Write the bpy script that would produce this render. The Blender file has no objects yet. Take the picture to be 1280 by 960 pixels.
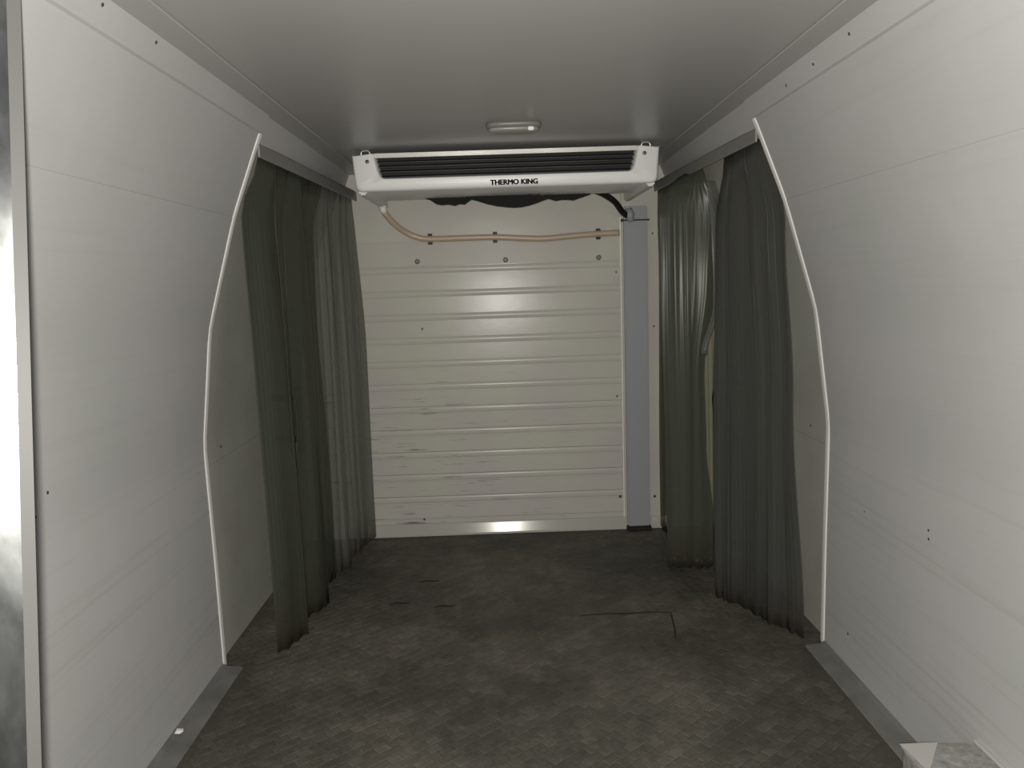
import bpy, bmesh, math, random
from mathutils import Vector, Matrix
random.seed(7)
C = bpy.context.scene.collection
SC = bpy.context.scene

# ------------------------------------------------------------------ camera
YAW, PITCH, ROLL = 0.01087, 0.13105, -0.03322
CAM = Vector((-0.037, 0.0, 1.1493))
fwd = Vector((math.sin(YAW)*math.cos(PITCH), math.cos(YAW)*math.cos(PITCH), -math.sin(PITCH)))
rgt = Vector((math.cos(YAW), -math.sin(YAW), 0))
upv = rgt.cross(fwd)
r2 = rgt*math.cos(ROLL) + upv*math.sin(ROLL)
u2 = upv*math.cos(ROLL) - rgt*math.sin(ROLL)
cd = bpy.data.cameras.new('camera')
cam = bpy.data.objects.new('camera', cd); C.objects.link(cam)
cd.sensor_width = 36; cd.lens = 950/1280*36; cd.clip_start = 0.02
M = Matrix((r2, u2, -fwd)).transposed().to_4x4(); M.translation = CAM
cam.matrix_world = M
SC.camera = cam

# ------------------------------------------------------------------ light
w = bpy.data.worlds.new('world'); SC.world = w; w.use_nodes = True
bg = w.node_tree.nodes['Background']; bg.inputs[0].default_value = (0.80, 0.86, 0.95, 1); bg.inputs[1].default_value = 0.11
fl = bpy.data.lights.new('phone_flash', 'POINT'); fl.energy = 150; fl.color = (1.0, 0.972, 0.925); fl.shadow_soft_size = 0.022
flo = bpy.data.objects.new('phone_flash', fl); C.objects.link(flo); flo.location = CAM + Vector((-0.012, -0.03, 0.012))
SC.cycles.transparent_max_bounces = 32
SC.view_settings.view_transform = 'Standard'; SC.view_settings.look = 'None'
SC.view_settings.exposure = 0.0; SC.view_settings.gamma = 1.0
SC.view_settings.use_curve_mapping = False

# ------------------------------------------------------------------ materials
def mat(name, color, rough=0.5, spec=0.5, metal=0.0):
    m = bpy.data.materials.new(name); m.use_nodes = True
    b = m.node_tree.nodes['Principled BSDF']
    b.inputs['Base Color'].default_value = (*color, 1); b.inputs['Roughness'].default_value = rough
    b.inputs['Specular IOR Level'].default_value = spec; b.inputs['Metallic'].default_value = metal
    return m
def nodes(m): return m.node_tree.nodes, m.node_tree.links, m.node_tree.nodes['Principled BSDF']
def noise(m, scale=(1, 1, 1), size=5, detail=4, rough=0.55, coord='Object', rot=(0, 0, 0), world=True):
    N, L, b = nodes(m)
    tc = N.new('ShaderNodeNewGeometry') if world else N.new('ShaderNodeTexCoord')
    mp = N.new('ShaderNodeMapping'); mp.inputs['Scale'].default_value = scale; mp.inputs['Rotation'].default_value = rot
    L.new(tc.outputs['Position' if world else coord], mp.inputs[0])
    n = N.new('ShaderNodeTexNoise'); n.inputs['Scale'].default_value = size; n.inputs['Detail'].default_value = detail
    n.inputs['Roughness'].default_value = rough
    L.new(mp.outputs[0], n.inputs['Vector'])
    return n.outputs[0]
def ramp(m, src, stops):
    N, L, b = nodes(m)
    r = N.new('ShaderNodeValToRGB'); L.new(src, r.inputs[0])
    els = r.color_ramp.elements
    while len(els) < len(stops): els.new(0.5)
    for e, (p, c) in zip(els, stops):
        e.position = p; e.color = (*c, 1) if isinstance(c, tuple) else (c, c, c, 1)
    return r.outputs[0]
def mixc(m, fac, a, b_):
    N, L, b = nodes(m)
    x = N.new('ShaderNodeMix'); x.data_type = 'RGBA'
    for s, v in ((x.inputs[0], fac), (x.inputs[6], a), (x.inputs[7], b_)):
        if hasattr(v, 'is_output'): L.new(v, s)
        elif isinstance(v, tuple): s.default_value = (*v, 1)
        else: s.default_value = v
    return x.outputs[2]
def math_(m, op, a, b_=0.0):
    N, L, b = nodes(m)
    x = N.new('ShaderNodeMath'); x.operation = op
    for s, v in ((x.inputs[0], a), (x.inputs[1], b_)):
        if hasattr(v, 'is_output'): L.new(v, s)
        else: s.default_value = v
    return x.outputs[0]
def pos(m, axis):
    N, L, b = nodes(m)
    g = N.new('ShaderNodeNewGeometry'); s = N.new('ShaderNodeSeparateXYZ'); L.new(g.outputs['Position'], s.inputs[0])
    return s.outputs[axis]
def setcol(m, c): nodes(m)[1].new(c, nodes(m)[2].inputs['Base Color'])
def setrough(m, c): nodes(m)[1].new(c, nodes(m)[2].inputs['Roughness'])
def bump(m, h, strength=0.2, dist=0.002):
    N, L, b = nodes(m)
    x = N.new('ShaderNodeBump'); x.inputs['Strength'].default_value = strength; x.inputs['Distance'].default_value = dist
    L.new(h, x.inputs['Height']); L.new(x.outputs[0], b.inputs['Normal'])

# white GRP lining of the side walls: faint rub marks running along the load space, dirtier low down
m_wall = mat('white_lining', (0.5, 0.49, 0.47), 0.5, 0.4)
streak = ramp(m_wall, noise(m_wall, (1, .22, 13), 5, 7, .68), [(0.54, 0.0), (0.74, 1.0)])
low = ramp(m_wall, pos(m_wall, 2), [(0.0, 0.8), (0.9, 0.18)])
blot = noise(m_wall, (1, 1, 1), 2.5, 3)
c1 = mixc(m_wall, ramp(m_wall, blot, [(0.35, 0.0), (0.7, 1.0)]), (0.50, 0.487, 0.478), (0.455, 0.465, 0.44))
setcol(m_wall, mixc(m_wall, math_(m_wall, 'MULTIPLY', streak, low), c1, (0.33, 0.315, 0.295)))
bump(m_wall, noise(m_wall, (1, .4, 2), 12, 3), .08, .004)

m_ceil = mat('ceiling_lining', (0.40, 0.392, 0.375), 0.36, 0.5)
bump(m_ceil, noise(m_ceil, (1, 1, 1), 3.5, 3), .22, .006)

# ribbed white back wall: dark scuffs in short horizontal dashes, mostly low on the left
m_back = mat('back_lining', (0.55, 0.54, 0.475), 0.24, 0.19)
sc = ramp(m_back, noise(m_back, (3.0, 1, 42), 1.8, 5, .6), [(0.60, 0.0), (0.69, 1.0)])
sc2 = ramp(m_back, math_(m_back, 'ADD', math_(m_back, 'MULTIPLY', pos(m_back, 0), -0.55), math_(m_back, 'MULTIPLY', noise(m_back, (1.3, 1, 2.2), 2.4, 2), 1.0)), [(0.42, 0.0), (0.66, 1.0)])
lowm = ramp(m_back, pos(m_back, 2), [(0.0, 0.8), (0.55, 0.7), (0.85, 0.03)])
c0 = mixc(m_back, ramp(m_back, noise(m_back, (1, 1, 1), 3, 2), [(0.4, 0.0), (0.65, 1.0)]), (0.56, 0.545, 0.47), (0.545, 0.515, 0.475))
setcol(m_back, mixc(m_back, math_(m_back, 'MULTIPLY', math_(m_back, 'MULTIPLY', sc, sc2), lowm), c0, (0.13, 0.125, 0.105)))
bump(m_back, noise(m_back, (1, 1, 1.6), 14, 2), .07, .003)

m_door = mat('door_lining', (0.48, 0.48, 0.43), 0.6, 0.3)
setcol(m_door, mixc(m_door, ramp(m_door, noise(m_door, (1, 1, 1), 3, 4), [(0.35, 0.0), (0.7, 1.0)]), (0.50, 0.505, 0.45), (0.42, 0.41, 0.36)))

def floor_mat(name, base1, base2, patterned):
    m = mat(name, base1, 0.55, 0.35)
    c = mixc(m, ramp(m, noise(m, (1, 1, 1), 1.9, 5, .6), [(0.34, 0.0), (0.58, 1.0)]), base1, base2)
    fine = ramp(m, noise(m, (1, 1, 1), 60, 3, .7), [(0.3, 0.72), (0.7, 1.25)])
    N, L, b = nodes(m)
    x = N.new('ShaderNodeMix'); x.data_type = 'RGBA'; x.blend_type = 'MULTIPLY'; x.inputs[0].default_value = 0.8
    L.new(c, x.inputs[6]); L.new(fine, x.inputs[7]); c = x.outputs[2]
    spots = ramp(m, noise(m, (1, 1, 1), 9, 4, .65), [(0.66, 0.0), (0.74, 1.0)])
    c = mixc(m, math_(m, 'MULTIPLY', spots, 0.5), c, (0.055, 0.052, 0.042))
    if patterned:
        oi = N.new('ShaderNodeNewGeometry')
        rnd = ramp(m, oi.outputs['Random Per Island'], [(0.0, 0.88), (0.6, 1.0), (1.0, 1.22)])
        y = N.new('ShaderNodeMix'); y.data_type = 'RGBA'; y.blend_type = 'MULTIPLY'; y.inputs[0].default_value = 0.9
        L.new(c, y.inputs[6]); L.new(rnd, y.inputs[7]); c = y.outputs[2]
    setcol(m, c)
    setrough(m, ramp(m, noise(m, (1, 1, 1), 7, 4), [(0.3, 0.42), (0.7, 0.68)]))
    bump(m, noise(m, (1, 1, 1), 90, 2), .25, .002)
    return m
m_floor = floor_mat('floor_sheet', (0.098, 0.09, 0.073), (0.064, 0.061, 0.048), False)
m_pad = floor_mat('floor_tread', (0.142, 0.128, 0.103), (0.072, 0.069, 0.055), True)

m_kick = mat('grey_kick_strip', (0.17, 0.17, 0.16), 0.5, 0.4)
setcol(m_kick, mixc(m_kick, ramp(m_kick, noise(m_kick, (1, 1, 1), 9, 4), [(0.4, 0.0), (0.7, 1.0)]), (0.175, 0.175, 0.165), (0.12, 0.12, 0.108)))
m_trim = mat('white_edge_trim', (0.86, 0.85, 0.81), 0.35, 0.5)
m_rail = mat('grey_rail', (0.235, 0.23, 0.215), 0.45, 0.4)
m_metal = mat('galvanised_steel', (0.50, 0.51, 0.495), 0.34, 0.5, 0.9)
setcol(m_metal, mixc(m_metal, ramp(m_metal, noise(m_metal, (1, 1, .5), 16, 4), [(0.42, 0.0), (0.62, 1.0)]), (0.46, 0.47, 0.455), (0.25, 0.26, 0.245)))
setrough(m_metal, ramp(m_metal, noise(m_metal, (1, 1, .5), 14, 4), [(0.35, 0.19), (0.7, 0.27)]))
m_jamb = mat('pale_jamb_paint', (0.13, 0.13, 0.12), 0.5, 0.3)
m_alu = mat('aluminium', (0.66, 0.66, 0.62), 0.3, 0.5, 0.85)
m_alu_dull = mat('dull_aluminium', (0.62, 0.60, 0.56), 0.4, 0.5, 0.35)
m_shell = mat('unit_plastic', (0.80, 0.80, 0.775), 0.35, 0.5)
m_black = mat('black_plastic', (0.012, 0.012, 0.011), 0.5, 0.4)
m_dark = mat('dark_interior', (0.016, 0.016, 0.014), 0.6, 0.3)
m_louver = mat('dark_louver', (0.018, 0.0175, 0.0155), 0.45, 0.4)
m_foam = mat('black_foam', (0.02, 0.02, 0.018), 0.9, 0.2)
bump(m_foam, noise(m_foam, (1, 1, 1), 70, 3), .5, .004)
m_duct = mat('blue_grey_cover', (0.335, 0.345, 0.355), 0.5, 0.35)
m_hose = mat('tan_rubber', (0.52, 0.41, 0.30), 0.32, 0.5)
m_grey = mat('grey_cap', (0.20, 0.195, 0.175), 0.4, 0.5)
m_lens = mat('lamp_lens', (0.30, 0.295, 0.27), 0.3, 0.5)
m_screw = mat('dark_screw', (0.10, 0.095, 0.085), 0.4, 0.5, 0.5)
m_box = mat('box_sheet', (0.30, 0.295, 0.275), 0.5, 0.4)
setcol(m_box, mixc(m_box, ramp(m_box, noise(m_box, (1, 1, 1), 55, 3, .7), [(0.35, 0.0), (0.7, 1.0)]), (0.22, 0.215, 0.2), (0.36, 0.35, 0.33)))
bump(m_box, noise(m_box, (1, 1, 1), 80, 2), .5, .004)
m_ground = mat('asphalt', (0.06, 0.06, 0.06), 0.9, 0.2)

def pvc(name, tint, body, fac, rough=0.34, spec=0.2):
    m = mat(name, body, rough, spec)
    N, L, b = nodes(m)
    hem = ramp(m, math_(m, 'ADD', pos(m, 2), math_(m, 'MULTIPLY', noise(m, (1, 1, 1), 12, 3), 0.12)), [(0.05, 0.75), (0.24, 0.0)])
    setcol(m, mixc(m, hem, body, (0.062, 0.046, 0.032)))
    t = N.new('ShaderNodeBsdfTransparent'); t.inputs[0].default_value = (*tint, 1)
    mx = N.new('ShaderNodeMixShader'); mx.inputs[0].default_value = fac
    L.new(t.outputs[0], mx.inputs[1]); L.new(b.outputs[0], mx.inputs[2])
    L.new(mx.outputs[0], N['Material Output'].inputs['Surface'])
    return m
m_pvc = pvc('smoky_pvc', (0.68, 0.705, 0.62), (0.112, 0.118, 0.094), 0.44, 0.28, 0.26)
m_pvc_lit = pvc('lit_pvc', (0.88, 0.89, 0.85), (0.22, 0.222, 0.205), 0.40, 0.2, 0.5)  # paler copy of the smoky PVC, reflected and transmitted light put into its colour
m_pvc_grey = pvc('grey_pvc', (0.68, 0.695, 0.65), (0.125, 0.127, 0.117), 0.46, 0.26, 0.35)
m_pvc_lit_edge = pvc('lit_edge_pvc', (0.85, 0.85, 0.70), (0.36, 0.365, 0.25), 0.7, 0.2, 0.5)  # pale yellow stands in for a strip edge catching the light

# ------------------------------------------------------------------ helpers
def wloc(o):
    v = Vector((0, 0, 0))
    while o: v += o.location; o = o.parent
    return v
def mesh_obj(name, verts, faces, m, parent=None, smooth=False):
    off = wloc(parent)
    me = bpy.data.meshes.new(name); me.from_pydata([tuple(Vector(v) - off) for v in verts], [], faces)
    bm = bmesh.new(); bm.from_mesh(me); bmesh.ops.recalc_face_normals(bm, faces=bm.faces); bm.to_mesh(me); bm.free()
    me.materials.append(m)
    if smooth: me.shade_smooth()
    o = bpy.data.objects.new(name, me); C.objects.link(o)
    if parent: o.parent = parent
    return o
def bm_obj(name, bm, m, parent=None, smooth=False):
    off = wloc(parent)
    bmesh.ops.translate(bm, verts=bm.verts, vec=-off)
    bmesh.ops.recalc_face_normals(bm, faces=bm.faces)
    me = bpy.data.meshes.new(name); bm.to_mesh(me); bm.free(); me.materials.append(m)
    if smooth: me.shade_smooth()
    o = bpy.data.objects.new(name, me); C.objects.link(o)
    if parent: o.parent = parent
    return o
def tag(o, label=None, cat=None, group=None, kind=None):
    if label: o['label'] = label
    if cat: o['category'] = cat
    if group: o['group'] = group
    if kind: o['kind'] = kind
    return o
def empty(name, loc): 
    o = bpy.data.objects.new(name, None); C.objects.link(o); o.location = loc; o.empty_display_size = .05
    return o
def box_bm(x0, x1, y0, y1, z0, z1, bev=0.0, seg=2, bm=None):
    b = bmesh.new()
    r = bmesh.ops.create_cube(b, size=1)
    for v in b.verts:
        v.co = Vector(((x0+x1)/2+v.co.x*(x1-x0), (y0+y1)/2+v.co.y*(y1-y0), (z0+z1)/2+v.co.z*(z1-z0)))
    if bev: bmesh.ops.bevel(b, geom=b.edges[:], offset=bev, segments=seg, affect='EDGES')
    if bm is None: return b
    me = bpy.data.meshes.new('t'); b.to_mesh(me); b.free(); bm.from_mesh(me); bpy.data.meshes.remove(me)
    return bm
def disc_bm(c, n, r, h, seg=14, dome=0.0):
    """short domed cylinder standing on c, axis n"""
    b = bmesh.new(); n = Vector(n).normalized(); c = Vector(c)
    a = n.orthogonal().normalized(); t = n.cross(a)
    rings = [(r, 0), (r, h*.6), (r*.82, h), (r*.4, h*(1+dome))]
    vs = [[b.verts.new(c+n*hh+(a*math.cos(2*math.pi*k/seg)+t*math.sin(2*math.pi*k/seg))*rr) for k in range(seg)] for rr, hh in rings]
    for i in range(len(vs)-1):
        for k in range(seg): b.faces.new((vs[i][k], vs[i][(k+1) % seg], vs[i+1][(k+1) % seg], vs[i+1][k]))
    b.faces.new(vs[-1]); b.faces.new(vs[0])
    return b
def catmull(pts, n):
    P = [Vector(p) for p in pts]; P = [P[0]*2-P[1]] + P + [P[-1]*2-P[-2]]; out = []
    for i in range(1, len(P)-2):
        for k in range(n):
            t = k/n
            out.append(.5*((2*P[i])+(P[i+1]-P[i-1])*t+(2*P[i-1]-5*P[i]+4*P[i+1]-P[i+2])*t*t+(3*P[i]-P[i-1]-3*P[i+1]+P[i+2])*t**3))
    out.append(P[-2]); return out
def tube_bm(path, r, seg=12, radii=None):
    b = bmesh.new(); rings = []; up = Vector((0, 0, 1)); prev = None
    for i, p in enumerate(path):
        d = (path[min(i+1, len(path)-1)]-path[max(i-1, 0)]).normalized()
        a = prev - d*prev.dot(d) if prev else d.orthogonal()
        a.normalize(); prev = a; t = d.cross(a); rr = radii[i] if radii else r
        rings.append([b.verts.new(p+(a*math.cos(2*math.pi*k/seg)+t*math.sin(2*math.pi*k/seg))*rr) for k in range(seg)])
    for i in range(len(rings)-1):
        for k in range(seg): b.faces.new((rings[i][k], rings[i][(k+1) % seg], rings[i+1][(k+1) % seg], rings[i+1][k]))
    b.faces.new(rings[0]); b.faces.new(rings[-1])
    return b

# ------------------------------------------------------------------ dimensions
H, D, YP = 1.65, 3.44, 2.24
KINK = [(0.0, .935), (.32, .935), (.70, .938), (1.045, .893), (1.365, .797), (1.60, .703), (1.65, .677)]
def prof_raw(z):
    for (a, b), (c, d) in zip(KINK, KINK[1:]):
        if z <= c: return b+(d-b)*(z-a)/(c-a)
    return KINK[-1][1]
def prof(z, s=.035):
    k = [prof_raw(min(max(z+s*t, 0), 1.65)) for t in (-1, -.5, 0, .5, 1)]
    return sum(k)/5
def profile_sheet(name, side, z0, z1, y0f, y1, off, thick, m, parent, n=16):
    """sheet of lining that follows the bowed wall profile, from y0f(z) to y1"""
    vs, fs = [], []
    for i in range(n+1):
        z = z0+(z1-z0)*i/n; x = prof(z)+off
        y0 = y0f(z)
        vs += [(side*x, y0, z), (side*x, y1, z), (side*(x+thick), y1, z), (side*(x+thick), y0, z)]
    for i in range(n):
        a, b = 4*i, 4*i+4
        for k in range(4): fs.append((a+k, a+(k+1) % 4, b+(k+1) % 4, b+k))
    fs += [(0, 1, 2, 3), (4*n, 4*n+1, 4*n+2, 4*n+3)]
    o = mesh_obj(name, vs, fs, m, parent, True)
    o.data.set_sharp_from_angle(angle=math.radians(40))
    return o

# ------------------------------------------------------------------ setting: floor
floor = tag(empty('floor', (0, 2.2, 0)), 'dark worn anti-slip load floor of the refrigerated van', kind='structure')
bm_obj('floor_sheet', box_bm(-.99, .99, 1.05, 3.5, -.03, 0), m_floor, floor)
# embossed basket-weave tread, one stuff part
vs, fs = [], []
cell, ang = .038, math.radians(40)
ca, sa = math.cos(ang), math.sin(ang)
for i in range(-64, 64):
    for j in range(-80, 80):
        u, v = i*cell + (cell*.5 if j % 2 else 0), j*cell*.8
        x, y = u*ca-v*sa, u*sa+v*ca+1.9
        lim = .845 if y < 2.25 else .955
        if not (-lim < x < lim and 1.12 < y < 3.38): continue
        hu, hv = cell*.48, cell*.8*.475; h = .0008*random.uniform(.7, 1.2)
        tx, ty = random.uniform(-.0003, .0003), random.uniform(-.0003, .0003)
        b = len(vs)
        for (k, zz) in ((1.0, 0.0), (.90, h)):
            for su, sv in ((-1, -1), (1, -1), (1, 1), (-1, 1)):
                du, dv = su*hu*k, sv*hv*k
                vs.append((x+du*ca-dv*sa, y+du*sa+dv*ca, zz+(tx*su+ty*sv if zz else 0)))
        fs.append((b+4, b+5, b+6, b+7))
        for k in range(4): fs.append((b+k, b+(k+1) % 4, b+4+(k+1) % 4, b+4+k))
tag(mesh_obj('tread_pattern', vs, fs, m_pad, floor), kind='stuff')
# short open joint and gouge in the sheet
pts = [(.20, 2.505), (.28, 2.512), (.36, 2.507), (.44, 2.512), (.515, 2.503)]
def ribbon(name, pts, w, z, m, parent):
    vs, fs = [], []
    for i, (x, y) in enumerate(pts):
        ww = w*(.3+.7*math.sin(math.pi*(i+.3)/(len(pts)-.4)))
        a = Vector(pts[min(i+1, len(pts)-1)])-Vector(pts[max(i-1, 0)]); nrm = Vector((-a.y, a.x)).normalized()*ww/2
        for s in (1, -1):
            for zz in (z, z+.0012): vs.append((x+s*nrm.x, y+s*nrm.y, zz))
    for i in range(len(pts)-1):
        a, b = 4*i, 4*i+4
        fs += [(a, a+1, b+1, b), (a+1, a+3, b+3, b+1), (a+3, a+2, b+2, b+3), (a, a+2, b+2, b)]
    return mesh_obj(name, vs, fs, m, parent)
ribbon('joint_sealant', pts, .008, .0006, m_black, floor)
ribbon('joint_sealant', [(.515, 2.505), (.508, 2.45), (.50, 2.38), (.485, 2.30)], 0.005, .0006, m_dark, floor)
for x, y in ((-.28, 2.62), (-.45, 2.66), (-.36, 2.86)):
    ribbon('scrape_mark', [(x-.035, y), (x-.01, y+.012), (x+.02, y+.004), (x+.04, y+.01)], .012, .0006, m_dark, floor)

# ------------------------------------------------------------------ ceiling
ceil = tag(empty('ceiling', (0, 2.2, H)), 'glossy off-white moulded roof lining of the load space', kind='structure')
bm = box_bm(-.99, .99, 1.05, 3.5, H, H+.03); bm_obj('roof_sheet', bm, m_ceil, ceil)
for s in (-1, 1):
    x0, x1 = sorted((s*.615, s*.69))
    bm_obj('cover_strip', box_bm(x0, x1, 1.05, D-.004, H-.0045, H-.0002, .0015, 1), m_ceil, ceil)

# ------------------------------------------------------------------ side walls
for s, sn in ((-1, 'left'), (1, 'right')):
    wall = tag(empty('wall_'+sn, (s*.94, 1.8, 0)), f'bowed white lined {sn} side wall of the load space with grey scuffs', kind='structure')
    yf = (lambda z: 1.08) if s > 0 else (lambda z: 1.13)
    profile_sheet('wall_panel', s, 0, 1.3642, yf, YP, 0, .028, m_wall, wall, 30)
    profile_sheet('wall_panel', s, 1.3660, 1.606, yf, YP, .0005, .028, m_wall, wall, 8)
    profile_sheet('joint_backing', s, 1.35, 1.38, yf, YP-.002, .0022, .012, m_wall, wall, 2)
    # narrow top strip, carried on over the side door to the back wall
    y0 = 1.08 if s > 0 else 1.14
    vs, fs = [], []
    sec = [(.676, 1.649), (.697, 1.596), (.704, 1.594), (.735, 1.60), (.735, 1.649)]
    for y in (y0, YP+.012): vs += [(s*x, y, z) for x, z in sec]
    fs = [(0, 1, 6, 5), (1, 2, 7, 6), (2, 3, 8, 7), (3, 4, 9, 8), (0, 1, 2, 3, 4), (5, 6, 7, 8, 9), (4, 0, 5, 9)]
    mesh_obj('top_strip', vs, fs, m_wall, wall)
    vs = []
    sec2 = [(.682, 1.649), (.703, 1.596), (.711, 1.57), (.75, 1.57), (.75, 1.649)]
    for y in (YP+.012, D-.004): vs += [(s*x, y, z) for x, z in sec2]
    mesh_obj('header_panel', vs, fs, m_wall, wall)
    for y, z in ([(1.545, 1.632), (1.346, 1.632)] if s < 0 else [(1.603, 1.627), (1.788, 1.619), (1.957, 1.615)]):
        x = .676 + (1.649-z)*.396
        bm_obj('screw', disc_bm((s*x, y, z), (-s, 0, -.4), .0035, .0015, 10), m_screw, wall)
    for y, z, r in ([(1.446, .778, .006), (1.409, .741, .004)] if s < 0 else [(1.69, .55, .0055), (1.688, .53, .0055), (2.075, .112, .006), (2.0, .5, .0035)]):
        bm_obj('rivet', disc_bm((s*prof(z), y, z), (-s, 0, 0), r*.6, .0012, 10), m_screw, wall)
# bright bead closing the end of each wall lining at the side door
for s, n in ((-1, 1), (1, 2)):
    tr = []
    for i in range(41):
        z = .004+(1.602-.004)*i/40; tr.append((prof(z, .02), z))
    vs, fs = [], []
    for x, z in tr:
        lump = .0015*math.sin(z*23)+.001*math.sin(z*61) if z < .75 else 0
        for dx, dy in ((-.0035, -.002), (-.002, -.007), (.0035+lump, -.007), (.0055+lump, .004), (-.0035, .012)): vs.append((s*(x+dx), YP+dy, z))
    for i in range(40):
        for k in range(5): fs.append((5*i+k, 5*i+(k+1) % 5, 5*i+5+(k+1) % 5, 5*i+5+k))
    fs += [tuple(range(5)), tuple(range(200, 205))]
    o = mesh_obj(f'trim_{n}', vs, fs, m_trim); tag(o, f'white edge bead down the {"left" if s < 0 else "right"} wall end beside the strip curtain', kind='structure')
# grey kick strips along the wall feet
for s, sn in ((-1, 'left'), (1, 'right')):
    xs = .935
    sec = [(xs-.001, .0005), (xs-.001, .016), (xs-.007, .014), (xs-.013, .0085), (xs-.058, .0045), (xs-.062, .0005)]
    vs = []
    ya, yb = (1.20, YP-.012) if s < 0 else (1.482, YP-.012)
    for y in (ya, yb): vs += [(s*x, y, z) for x, z in sec]
    fs = [(k, (k+1) % 6, 6+(k+1) % 6, 6+k) for k in range(6)] + [tuple(range(6)), tuple(range(6, 12))]
    o = mesh_obj('baseboard_'+sn, vs, fs, m_kick); tag(o, f'dark grey kick strip along the foot of the {sn} wall', kind='structure')
# small torn white scrap of sealant on the left strip
vs = [(-.927, 1.858, .0165), (-.914, 1.862, .013), (-.910, 1.874, .012), (-.915, 1.886, .013), (-.929, 1.882, .0172), (-.920, 1.872, .0185)]
tag(mesh_obj('sealant_scrap', vs, [(0, 1, 5), (1, 2, 5), (2, 3, 5), (3, 4, 5), (4, 0, 5), (0, 1, 2, 3, 4)], m_trim), 'tiny white scrap of torn sealant stuck on the left grey kick strip', 'scrap')

# galvanised rear door jamb on the left, a leaning flat post turned towards the opening
jamb = tag(empty('jamb_left', (-.80, 1.0, 0)), 'galvanised steel rear door jamb at the left edge of the opening', kind='structure')
def post(name, k0, k1, l0, l1, m, n=12, sd=1, out=0.0, par=None):
    vs = []
    for i in range(n+1):
        z = 1.645*i/n; p = Vector((-.694+(z-.782)*.012, 1.022+(z-.782)*.124, z))
        t = Vector((-.846, -.533, 0)); d = Vector((.533, -.846, .0))
        for k, l in ((k0, l0), (k1, l0), (k1, l1), (k0, l1)):
            q = p+t*k+d*l; vs.append((sd*(q.x-out), q.y, q.z))
    fs = [(4*i+q, 4*i+(q+1) % 4, 4*i+4+(q+1) % 4, 4*i+4+q) for i in range(n) for q in range(4)] + [(0, 1, 2, 3), tuple(range(4*n, 4*n+4))]
    return mesh_obj(name, vs, fs, m, par or jamb)
post('jamb_plate', .0155, .34, 0, -.012, m_metal)
post('jamb_flange', 0, .0165, .004, -.014, m_jamb)
jamb2 = tag(empty('jamb_right', (.84, 1.0, 0)), 'galvanised steel rear door jamb at the right edge of the opening', kind='structure')
post('jamb_plate', .0155, .34, 0, -.012, m_metal, 12, -1, .05, jamb2)
post('jamb_flange', 0, .0165, .004, -.014, m_jamb, 12, -1, .05, jamb2)
# ------------------------------------------------------------------ side doors behind the curtains
for s, n in ((-1, 1), (1, 2)):
    dr = tag(empty(f'door_{n}', (s*.98, 2.85, 0)), f'grey lined {"left" if s < 0 else "right"} side door behind the strip curtain', kind='structure')
    profile_sheet('door_panel', s, .0, .6203, lambda z: YP+.002, D, .022, .02, m_door, dr, 12)
    profile_sheet('door_panel', s, .6215, 1.585, lambda z: YP+.002, D, .022, .02, m_door, dr, 20)
    bm_obj('rivet', disc_bm((s*.957, 2.42, .66), (-s, 0, 0), .004, .002, 8), m_screw, dr)
    if s < 0:
        b = box_bm(-.868, -.845, 2.97, 3.02, .50, .78, .008, 2)
        box_bm(-.958, -.85, 2.985, 3.0, .55, .575, .003, 1, b); box_bm(-.958, -.85, 2.985, 3.0, .72, .745, .003, 1, b)
        tag(bm_obj('door_handle', b, m_black, dr), 'black pull handle')
    else:
        b = tube_bm(catmull([(.955, 3.17, .46), (.90, 3.15, .435), (.868, 3.15, .48), (.862, 3.15, .58), (.866, 3.15, .68), (.955, 3.17, .72)], 8), .022, 12)
        tag(bm_obj('door_handle', b, m_black, dr, True), 'black curved pull handle')
        tag(bm_obj('door_bracket', box_bm(.83, .94, 3.19, 3.215, 1.532, 1.556, .004, 1), m_black, dr), 'black door stay bracket')

# ------------------------------------------------------------------ back wall
back = tag(empty('wall_back', (0, D, 0)), 'white ribbed back wall of the load space with dark scuffs low down', kind='structure')
bm_obj('backing_sheet', box_bm(-.985, .985, D+.006, D+.03, 0, H), m_back, back)
def slat(z0, z1, x0, x1, proud, name='wall_slat', bev=.0035, seg=2, tilt=0.0):
    b = box_bm(x0, x1, D-proud, D+.006, z0, z1, bev, seg)
    for v in b.verts:
        if v.co.y < D: v.co.y += (v.co.z-(z0+z1)/2)*tilt            # boards lean very slightly, each by its own amount
    return bm_obj(name, b, m_back, back)
XL, XR = -.985, .506
slat(1.347, 1.648, XL, XR, .004, 'upper_panel', .003)
slat(1.2405, 1.3445, XL, XR, .004, 'cap_panel', .003, 2, .05)
z = 1.2385
for i in range(11):
    vs = []                                          # narrow rounded rib
    for x in (XL, XR):
        vs += [(x, D-.001-.0036*math.sin(math.pi*k/10)**.7, z-.0008-.0299*k/10) for k in range(11)] + [(x, D+.006, z-.0307), (x, D+.006, z-.0008)]
    o = mesh_obj('wall_rib', vs, [(k, (k+1) % 13, 13+(k+1) % 13, 13+k) for k in range(13)]+[tuple(range(13)), tuple(range(13, 26))], m_back, back, True)
    o.data.set_sharp_from_angle(angle=math.radians(60))
    slat(z-.1045, z-.0316, XL, XR, .0065, 'wall_slat', .0055, 4, .022+random.uniform(-.012, .012))   # wide board
    z -= .1055
slat(.052, z-.001, XL, XR, .004)
bm_obj('side_panel', box_bm(.508, .985, D-.004, D+.006, .004, 1.648, .002, 1), m_back, back)
bm_obj('corner_bead', box_bm(.502, .507, D-.011, D+.002, .05, 1.43, .0025, 2), m_trim, back)
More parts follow.
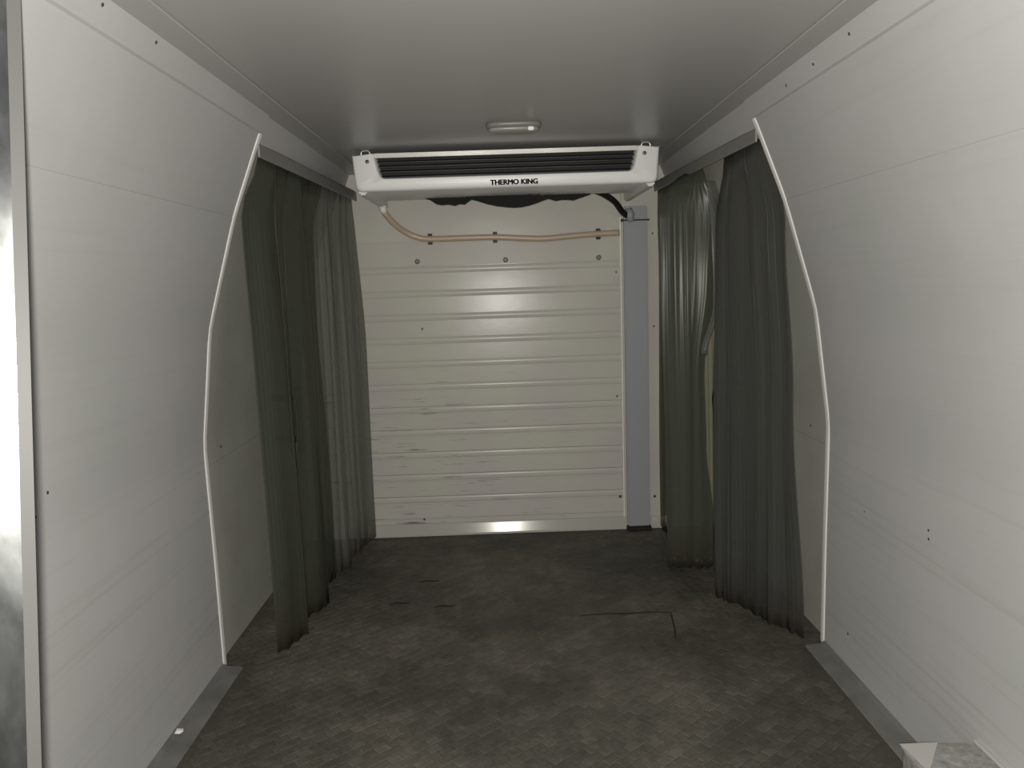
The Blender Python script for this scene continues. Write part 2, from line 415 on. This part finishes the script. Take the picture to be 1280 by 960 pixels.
for x, zz in ((-.403, 1.261), (-.01, 1.256), (.406, 1.253)):
    bm_obj('screw_cap', disc_bm((x, D-.004, zz), (0, -1, 0), .0115, .008, 16, .3), m_grey, back)
for x, zz, r in ((.648, 1.351, .0045), (.65, .938, .0045), (.648, .146, .0065), (.484, 1.186, .0045), (.479, .624, .005), (.487, .151, .007), (-.428, .075, .005), (-.396, .961, .006)):
    bm_obj('screw', disc_bm((x, D-.0055, zz), (0, -1, 0), r, .003, 10), m_screw, back)
# bare aluminium skirting
vs = []
sec = [(D-.0045, .054), (D-.0075, .054), (D-.009, .050), (D-.0226, .008), (D-.028, .0005), (D-.0045, .0005)]
for x in (-.95, .95): vs += [(x, y, zz) for y, zz in sec]
m_skirt = mat('skirting_metal', (0.47, 0.46, 0.41), 0.15, 0.07, 0.02)
tag(mesh_obj('baseboard_back', vs, [(k, (k+1) % 6, 6+(k+1) % 6, 6+k) for k in range(6)]+[tuple(range(6)), tuple(range(6, 12))], m_skirt), 'bare aluminium skirting along the foot of the back wall', kind='structure')

# ------------------------------------------------------------------ conduit cover with cable tie
cv = tag(empty('conduit_cover', (.56, D-.03, 0)), 'tall blue-grey conduit cover up the right side of the back wall', 'cover')
bm_obj('cover_channel', box_bm(.513, .617, D-.058, D-.0285, .022, 1.47, .006, 2), m_duct, cv)
bm_obj('foot_gap', box_bm(.510, .622, D-.066, D-.028, .001, .021, .004, 1), m_dark, cv)  # dark block drawn in for the shaded gap under the cover
b = bmesh.new()
box_bm(.505, .625, D-.062, D-.059, 1.405, 1.411, .001, 1, b); box_bm(.505, .509, D-.062, D-.03, 1.405, 1.411, .001, 1, b)
box_bm(.621, .625, D-.062, D-.03, 1.405, 1.411, .001, 1, b); box_bm(.498, .511, D-.066, D-.058, 1.402, 1.414, .002, 1, b)
tag(bm_obj('cable_tie', b, m_black, cv), 'black cable tie')
b = tube_bm([Vector((.53, D-.072, 1.455)), Vector((.535, D-.078, 1.43)), Vector((.54, D-.080, 1.40))], .02, 14, [.016, .021, .012])
tag(bm_obj('pipe_sleeve', b, m_duct, cv, True), 'grey rubber sleeve')

# ------------------------------------------------------------------ evaporator unit
YF, YB = 2.85, 3.16
unit = tag(empty('evaporator_unit', (0, 3.12, 1.63)), 'wide white evaporator cooling unit with dark outlet under the ceiling', 'cooling unit')
def outline(inset, y, k=5):
    """front trapezoid with rounded lower corners, from upper left clockwise round the bottom"""
    a, bt = .562-inset, .550-inset; zt, zb = 1.632-inset*.6, 1.500+inset
    pts = [(-a, zt)]
    r = .022
    for q in range(k+1):
        t = math.pi/2*q/k; pts.append((-bt-.004+r-r*math.cos(t), zb+r-r*math.sin(t)))
    for q in range(k+1):
        t = math.pi/2*(1-q/k); pts.append((bt+.004-r+r*math.cos(t), zb+r-r*math.sin(t)))
    pts.append((a, zt))
    return [Vector((x, y, z)) for x, z in pts]
def opening(y, grow=0.0, k=5):
    zt, zb = 1.6335, 1.546-grow; a, bt = .481+grow, .466+grow; r = .022
    pts = [(-a, zt)]
    for q in range(k+1):
        t = math.pi/2*q/k; pts.append((-bt+r-r*math.cos(t), zb+r-r*math.sin(t)))
    for q in range(k+1):
        t = math.pi/2*(1-q/k); pts.append((bt-r+r*math.cos(t), zb+r-r*math.sin(t)))
    pts.append((a, zt))
    return [Vector((x, y, z)) for x, z in pts]
b = bmesh.new()
loops = [opening(YF+.06, -.003), opening(YF+.006, 0), opening(YF, .004), outline(.010, YF), outline(.003, YF+.004), outline(0, YF+.014)]
# pan behind the face: sides and underside running back, slightly rising
ol = outline(0, YB); 
for p in ol: p.z = min(p.z+.002, 1.634); p.x *= .985
loops.append(ol)
V = [[b.verts.new(p) for p in L] for L in loops]
for A, B in zip(V, V[1:]):
    for k in range(len(A)-1): b.faces.new((A[k], A[k+1], B[k+1], B[k]))
# close the lid of the pan behind the opening
b.faces.new((V[-1][0], V[-1][-1], V[-2][-1], V[-2][0]))
b.faces.new(V[-1])
housing = bm_obj('housing', b, m_shell, unit, True); housing.data.set_sharp_from_angle(angle=math.radians(50))
bm_obj('outlet_recess', box_bm(-.488, .488, YF+.055, YF+.075, 1.53, 1.634), m_dark, unit)
for i, zz in enumerate((1.553, 1.572, 1.590, 1.606)):
    a = .460+.018*(zz-1.546)/.087
    vs = [(-a, YF+.020, zz-.0035), (a, YF+.020, zz-.0035), (a, YF+.052, zz+.006), (-a, YF+.052, zz+.006)]
    vs += [(x, y, zz2+.0028) for x, y, zz2 in vs]
    mesh_obj('louver', vs, [(0, 1, 2, 3), (4, 5, 6, 7), (0, 1, 5, 4), (1, 2, 6, 5), (2, 3, 7, 6), (3, 0, 4, 7)], m_louver, unit)
tag(bm_obj('top_rail', box_bm(-.482, .482, YF-.004, YF+.012, 1.6175, 1.6335, .003, 2), m_alu_dull, unit), 'pale aluminium rail')
for s in (-1, 1):
    bm_obj('screw', disc_bm((s*.505, YF, 1.606), (0, -1, 0), .0072, .004, 14, .2), m_screw, unit)
    h = bm_obj('mounting_bracket', tube_bm(catmull([(s*.515-.016, YF+.03, 1.633), (s*.515-.012, YF+.028, 1.647), (s*.515+.012, YF+.028, 1.647), (s*.515+.018, YF+.03, 1.633)], 5), .0028, 8), m_alu, unit, True)
    x0, x1 = sorted((s*.516, s*.546))
    bm_obj('end_plate', box_bm(x0, x1, YF+.02, 3.405, 1.491, 1.632, .006, 2), m_shell, unit)
bm_obj('rear_casing', box_bm(-.515, .515, YB-.01, 3.41, 1.526, 1.632, .005, 1), m_shell, unit)
bm_obj('drain_spout', tube_bm([Vector((-.528, 3.32, 1.497)), Vector((-.526, 3.325, 1.478)), Vector((-.520, 3.33, 1.468))], .014, 12, [.018, .016, .014]), m_shell, unit, True)
# lettering on the front
cu = bpy.data.curves.new('lettering', 'FONT'); cu.body = 'THERMO KING'; cu.size = .0262; cu.align_x = 'CENTER'; cu.offset = 0
cu.extrude = .0006; cu.resolution_u = 3
tmp = bpy.data.objects.new('tmp_text', cu); C.objects.link(tmp)
bpy.context.view_layer.update()
me = bpy.data.meshes.new_from_object(tmp.evaluated_get(bpy.context.evaluated_depsgraph_get()))
bpy.data.objects.remove(tmp)
xs = [v.co.x for v in me.vertices]; zs = [v.co.y for v in me.vertices]
sx = .172/(max(xs)-min(xs)); sz = .0178/(max(zs)-min(zs)); cx = (max(xs)+min(xs))/2; cz = (max(zs)+min(zs))/2
base = wloc(unit)
for v in me.vertices:
    x, y, z = v.co; v.co = Vector(((x-cx)*sx+.026, YF-.0004-z, (y-cz)*sz+1.5185)) - base
b = bmesh.new()
for dx, dz in ((-.0017, 0), (-.0008, 0), (.0008, 0), (.0017, 0), (-.0012, .0007), (.0012, .0007), (-.0012, -.0007), (.0012, -.0007)):   # strokes thickened into bold capitals
    k = len(b.verts); b.from_mesh(me); b.verts.ensure_lookup_table()
    for v in b.verts[k:]: v.co += Vector((dx, -.00002*(dz != 0), dz))
b.to_mesh(me); b.free()
me.materials.clear(); me.materials.append(m_black)
o = bpy.data.objects.new('lettering', me); C.objects.link(o); o.parent = unit; tag(o, 'black capital lettering')
# torn black foam hanging under the back edge
def foam(pts_top, pts_bot, y, name='foam_strip'):
    vs, fs = [], []; n = len(pts_top)
    for i in range(n):
        for dy in (0, .012):
            vs.append((pts_top[i][0], y+dy, pts_top[i][1])); vs.append((pts_bot[i][0], y+dy-.004*math.sin(i*2.1), pts_bot[i][1]))
    for i in range(n-1):
        a, c = 4*i, 4*i+4
        fs += [(a, a+1, c+1, c), (a+2, a+3, c+3, c+2), (a, a+2, c+2, c), (a+1, a+3, c+3, c+1)]
    fs += [(0, 1, 3, 2), (4*n-4, 4*n-3, 4*n-1, 4*n-2)]
    return tag(mesh_obj(name, vs, fs, m_foam, unit), 'torn black insulation foam')
X1 = [-.335, -.31, -.285, -.262, -.235, -.21, -.19, -.17, -.150, -.115]
foam([(x, 1.514) for x in X1], list(zip(X1, [1.503, 1.496, 1.479, 1.474, 1.475, 1.470, 1.476, 1.473, 1.488, 1.506])), 3.14)
X2 = [-.165, -.12, -.08, -.04, 0, .03, .06, .09, .12, .15, .19]
foam(list(zip(X2, [1.502, 1.502, 1.503, 1.504, 1.505, 1.506, 1.505, 1.504, 1.502, 1.498, 1.495])), list(zip(X2, [1.497, 1.484, 1.471, 1.461, 1.455, 1.453, 1.454, 1.459, 1.468, 1.478, 1.490])), 3.12)
X3 = [.15, .18, .20, .225, .25, .275, .295, .31, .335, .36]
foam([(x, 1.516) for x in X3], list(zip(X3, [1.492, 1.484, 1.478, 1.481, 1.480, 1.478, 1.485, 1.489, 1.497, 1.509])), 3.155)
b = tube_bm(catmull([(.085, 3.10, 1.510), (.10, 3.10, 1.497), (.125, 3.10, 1.497), (.14, 3.10, 1.510)], 5), .003, 8)
tag(bm_obj('foam_clip', b, m_black, unit, True), 'small black wire clip')

# black insulated pipe from the unit into the conduit cover
P = catmull([(.37, 3.24, 1.524), (.415, 3.27, 1.508), (.462, 3.30, 1.480), (.50, 3.345, 1.442), (.53, 3.365, 1.424)], 8)
tag(bm_obj('coolant_pipe', tube_bm(P, .0135, 12), m_black, None, True), 'short black insulated pipe curving from the cooling unit to the conduit cover', 'pipe')
# tan drain hose
P = catmull([(-.520, 3.33, 1.466), (-.492, 3.36, 1.428), (-.446, 3.40, 1.390), (-.395, 3.413, 1.366), (-.341, 3.416, 1.357), (-.20, 3.416, 1.357), (-.053, 3.416, 1.356), (.06, 3.416, 1.348), (.164, 3.416, 1.343), (.28, 3.416, 1.350), (.40, 3.416, 1.356), (.497, 3.416, 1.358)], 10)
tag(bm_obj('drain_hose', tube_bm(P, .0132, 14), m_hose, None, True), 'tan rubber drain hose running from the cooling unit across the back wall', 'hose')
for x, zz, lab in ((-.341, 1.357, 'black hose clip nearest the cooling unit drain, left of three'), (-.053, 1.356, 'middle one of three black clips on the tan hose'), (.405, 1.356, 'black hose clip next to the conduit cover, right of three')):
    b = bmesh.new()
    for s in (-1, 1): box_bm(x-.0095, x+.0095, 3.418, 3.4355, zz+s*.0175-.006, zz+s*.0175+.006, .002, 1, b)
    box_bm(x-.006, x+.006, 3.4318, 3.4357, zz-.018, zz+.018, .0008, 1, b)
    tag(bm_obj('hose_clip', b, m_black), lab, 'clip', 'hose clips on the back wall')

# ------------------------------------------------------------------ ceiling lamp
lp = tag(empty('ceiling_lamp', (.022, 2.49, H)), 'small oval switched interior lamp under the ceiling', 'lamp')
def oval(name, a, c, z0, z1, m, bulge, parent=lp, seg=36):
    b = bmesh.new(); cx, cy = .022, 2.49
    ring = [(1.0, z0), (1.0, z0-(z0-z1)*.45), (.94, z0-(z0-z1)*.8), (.80, z1), (.45, z1-bulge)]
    V = []
    for k, zz in ring:
        row = []
        for q in range(seg):
            t = 2*math.pi*q/seg; e = 2/3.2
            ct, st = math.cos(t), math.sin(t)
            row.append(b.verts.new((cx+a*(1-(1-k)*.45)*math.copysign(abs(ct)**e, ct), cy+c*k*math.copysign(abs(st)**e, st), zz)))
        V.append(row)
    for A, B in zip(V, V[1:]):
        for q in range(seg): b.faces.new((A[q], A[(q+1) % seg], B[(q+1) % seg], B[q]))
    b.faces.new(V[0]); b.faces.new(V[-1])
    return bm_obj(name, b, m, parent, True)
oval('lamp_base', .088, .044, H, H-.016, m_grey, .001)
oval('lamp_lens', .080, .036, H-.0155, H-.026, m_lens, .002)
bm_obj('switch', box_bm(.066, .084, 2.449, 2.462, H-.0275, H-.0165, .002, 2), m_trim, lp)

# ------------------------------------------------------------------ curtain rails
for s, lab in ((-1, 'grey curtain rail along the top of the left side door'), (1, 'grey curtain rail along the top of the right side door')):
    o = empty('curtain_rail', (s*.70, 2.84, 1.55)); tag(o, lab, 'rail', 'curtain rails over the side doors')
    vs = []
    sec = [(0, .568), (0, .536), (.0015, .532), (.005, .532), (.005, .574), (.003, .574)]
    for y, x in ((YP+.014, .712), (D-.006, .656)): vs += [(s*(x+dx), y, 1.0+z) for dx, z in sec]
    mesh_obj('rail_channel', vs, [(k, (k+1) % 6, 6+(k+1) % 6, 6+k) for k in range(6)]+[tuple(range(6)), tuple(range(6, 12))], m_rail, o)

# ------------------------------------------------------------------ PVC strip curtains
def strip(parent, keys, m, bow=.004, ribs=.0003, pitch=.016, fold=.0, slit=None, phase=0.0, label=None, nz=26):
    """one ribbed PVC strip; keys = [(z, (x0, y0), (x1, y1)), ...] from rail to hem, the plan line of the strip at each height"""
    def line(z):
        for (za, a0, a1), (zb, b0, b1) in zip(keys, keys[1:]):
            if z >= zb-1e-6:
                t = (za-z)/(za-zb); t = t*t*(3-2*t)
                return [a0[k]+(b0[k]-a0[k])*t for k in (0, 1)], [a1[k]+(b1[k]-a1[k])*t for k in (0, 1)]
        return keys[-1][1], keys[-1][2]
    zt, zb = keys[0][0], keys[-1][0]
    (bx0, by0), (bx1, by1) = keys[-1][1:]
    L = math.hypot(bx1-bx0, by1-by0); nu = max(14, int(L/.0022))
    creases = [(random.uniform(.04, .96), random.uniform(-.0026, .0026), random.uniform(.002, .0045), random.uniform(0, 6)) for k in range(3+int(L/.06))]
    vs, fs = [], []
    for j in range(nz+1):
        v = j/nz; z = zt+(zb-zt)*v
        (x0, y0), (x1, y1) = line(z)
        l = math.hypot(x1-x0, y1-y0); nx, ny = -(y1-y0)/l, (x1-x0)/l
        for i in range(nu+1):
            u = i/nu; uu = u
            if slit and slit[0] < z < slit[1]:
                k = slit[2]*math.sin(math.pi*(z-slit[0])/(slit[1]-slit[0])); uu = u*(1-k) if slit[3] else k+u*(1-k)
            f = min(1, v*5)
            d = bow*math.sin(math.pi*uu)*f + ribs*math.cos(2*math.pi*uu*L/pitch+phase) + fold*math.sin(2*math.pi*uu*L/.055+phase)*f \
                + .003*math.sin(uu*7+phase*3+v*3.1)*f + .003*math.sin(v*6+phase)*f \
                + sum(a*math.exp(-((uu-c)*L/w)**2)*(.6+.4*math.sin(v*4+q)) for c, a, w, q in creases)*f
            vs.append((x0+(x1-x0)*uu+nx*d, y0+(y1-y0)*uu+ny*d, z+.004*math.sin(uu*17+phase)*v**8))
    for j in range(nz):
        for i in range(nu):
            a = j*(nu+1)+i; fs.append((a, a+1, a+nu+2, a+nu+1))
    o = mesh_obj('strip', vs, fs, m, parent, True)
    md = o.modifiers.new('thick', 'SOLIDIFY'); md.thickness = .002; md.offset = 0
    if label: o['label'] = label
    return o
def railx(y): return .718 + (.664-.718)*(y-2.254)/1.18
ZT = 1.548

cl = tag(empty('strip_curtain', (-.73, 2.85, 1.53)), 'dark smoky PVC strip curtain gathered along the left side door', 'curtain', 'strip curtains at the side doors')
LP = [((-.783, 2.29), (-.723, 2.43), m_pvc), ((-.726, 2.415), (-.755, 2.56), m_pvc), ((-.757, 2.545), (-.703, 2.672), m_pvc),
      ((-.705, 2.66), (-.764, 2.80), m_pvc), ((-.762, 2.785), (-.738, 2.92), m_pvc), ((-.745, 2.90), (-.694, 3.044), m_pvc_lit),
      ((-.696, 3.03), (-.728, 3.13), m_pvc_lit), ((-.726, 3.12), (-.684, 3.235), m_pvc_lit), ((-.695, 3.21), (-.672, 3.30), m_pvc_lit), ((-.680, 3.28), (-.655, 3.41), m_pvc_lit)]
for i, (a, c, m) in enumerate(LP):
    ta = (-railx(a[1])-(.004 if i % 2 else .010), a[1]); tb = (-railx(c[1])-(.010 if i % 2 else .004), c[1])
    if i == 0: ma, mb = (-.789, 2.29), (-.735, 2.43)
    else: ma = (.35*ta[0]+.65*a[0]-.006, a[1]); mb = (.35*tb[0]+.65*c[0]-.006, c[1])
    hem = .012 if i not in (6, 8) else .02
    strip(cl, [(ZT, ta, tb), (1.38, ma, mb), (.9, a, c), (hem, a, c)], m, bow=(.004 if i % 2 else -.004), ribs=.0003 if i < 5 else .0006,
          pitch=.016 if i < 5 else .020, fold=0 if i < 5 else .0045, phase=i*1.7, slit={1: (.56, .84, .20, True), 2: (.56, .84, .17, False)}.get(i))

cr = tag(empty('strip_curtain', (.73, 2.45, 1.53)), 'wide dark PVC strip curtain hanging beside the right white wall bead', 'curtain', 'strip curtains at the side doors')
RT = [((.735, 2.64), (.730, 2.52)), ((.727, 2.54), (.726, 2.40)), ((.730, 2.42), (.734, 2.33)), ((.728, 2.345), (.742, 2.262))]
RM = [((.697, 2.62), (.722, 2.54)), ((.718, 2.555), (.762, 2.42)), ((.755, 2.435), (.785, 2.345)), ((.780, 2.36), (.806, 2.262))]
RL = [((.695, 2.62), (.732, 2.545)), ((.728, 2.56), (.785, 2.42)), ((.780, 2.435), (.815, 2.35)), ((.810, 2.365), (.840, 2.262))]
RB = [((.700, 2.61), (.735, 2.545)), ((.730, 2.565), (.800, 2.425)), ((.795, 2.44), (.830, 2.35)), ((.825, 2.365), (.880, 2.262))]
for i in range(4):
    strip(cr, [(ZT, *RT[i]), (1.32, *RM[i]), (.78, *RL[i]), (.010, *RB[i])], m_pvc_grey, bow=(.003 if i % 2 else -.003), phase=i*2.3+.5, pitch=.018, ribs=.0003)

cf = tag(empty('strip_curtain', (.68, 3.1, 1.53)), 'narrow greenish PVC strip curtain bunched beside the back wall, behind the wider one', 'curtain', 'strip curtains at the side doors')
FS = [([(ZT, (.668, 3.41), (.676, 3.20)), (1.4, (.664, 3.41), (.655, 3.17)), (.012, (.672, 3.41), (.655, 3.17))], m_pvc, .004),
      ([(ZT, (.675, 3.21), (.684, 3.04)), (1.46, (.656, 3.18), (.612, 2.99)), (.012, (.658, 3.18), (.625, 2.99))], m_pvc, .004),
      ([(ZT, (.681, 3.06), (.690, 2.95)), (1.46, (.614, 3.0), (.568, 2.905)), (.012, (.628, 3.0), (.592, 2.905))], m_pvc, .003),
      ([(ZT, (.685, 2.97), (.697, 2.87)), (1.45, (.566, 2.90), (.680, 2.885)), (.011, (.590, 2.90), (.69, 2.885))], m_pvc, -.004),
      ([(ZT, (.692, 2.89), (.722, 2.86)), (1.36, (.660, 2.89), (.800, 2.872)), (1.14, (.660, 2.885), (.782, 2.872)), (.80, (.665, 2.892), (.730, 2.875)), (.50, (.668, 2.892), (.738, 2.875)), (.22, (.675, 2.892), (.765, 2.875)), (.011, (.675, 2.892), (.765, 2.875))], m_pvc, -.006)]
for i, (k, m, bw) in enumerate(FS): strip(cf, k, m, bw, phase=.3+i*.9, pitch=.018, ribs=.0003)
strip(cf, [(1.50, (.735, 2.845), (.79, 2.865)), (1.32, (.745, 2.835), (.795, 2.865)), (1.05, (.752, 2.845), (.785, 2.868)), (.86, (.715, 2.86), (.738, 2.872))], m_pvc_lit, -.010, .0006, phase=.9, label='short glossy curled strip')
strip(cf, [(ZT, (.80, 3.29), (.86, 3.28)), (1.3, (.82, 3.29), (.92, 3.28)), (.012, (.83, 3.29), (.935, 3.28))], m_pvc_lit_edge, .004, .0014, .02, phase=.2, label='strip coloured pale yellow as a lit edge')

# ------------------------------------------------------------------ covered box at the right wall foot
bx = tag(empty('wheel_arch_box', (.86, 1.3, 0)), 'low grey sheet-covered wheel arch box at the foot of the right wall', 'box')
b = bmesh.new()
x0, x1, y0, y1, zt = .772, .933, 1.10, 1.478, .158
bm_obj('box_body', box_bm(x0+.004, x1, y0, y1-.003, .001, zt-.006, .004, 1), m_box, bx)
b.free()
b = bmesh.new()
vs = [(x0, y0, zt-.006), (x1, y0, zt-.006), (x1, y1, zt-.006), (x0, y1, zt-.006), (x0+.002, y0, zt), (x1, y0, zt), (x1, y1, zt), (x0+.002, y1, zt)]
vv = [b.verts.new(v) for v in vs]
for f in ((0, 1, 2, 3), (4, 5, 6, 7), (0, 1, 5, 4), (1, 2, 6, 5), (2, 3, 7, 6), (3, 0, 4, 7)): b.faces.new([vv[k] for k in f])
bmesh.ops.bevel(b, geom=b.edges[:], offset=.002, segments=1, affect='EDGES')
bm_obj('box_lid', b, m_box, bx)
mesh_obj('lit_corner', [(x0+.010, 1.385, zt+.0005), (x0-.001, y1, zt+.0005), (x0+.080, y1, zt+.0005), (x0+.010, 1.385, zt+.003), (x0-.001, y1, zt+.003), (x0+.080, y1, zt+.003)], [(0, 1, 2), (3, 4, 5), (0, 1, 4, 3), (1, 2, 5, 4), (2, 0, 3, 5)], m_alu_dull, bx)  # lit corner of the lid, put in as a pale triangle
bm_obj('wall_bead', tube_bm([Vector((.931, 1.10, zt+.002)), Vector((.931, y1, zt+.002))], .0038, 8), m_alu_dull, bx)

# ground outside the rear opening
tag(bm_obj('ground', box_bm(-8, 8, -8, 1.04, -.62, -.56), m_ground), 'dark asphalt yard behind the van', kind='structure')
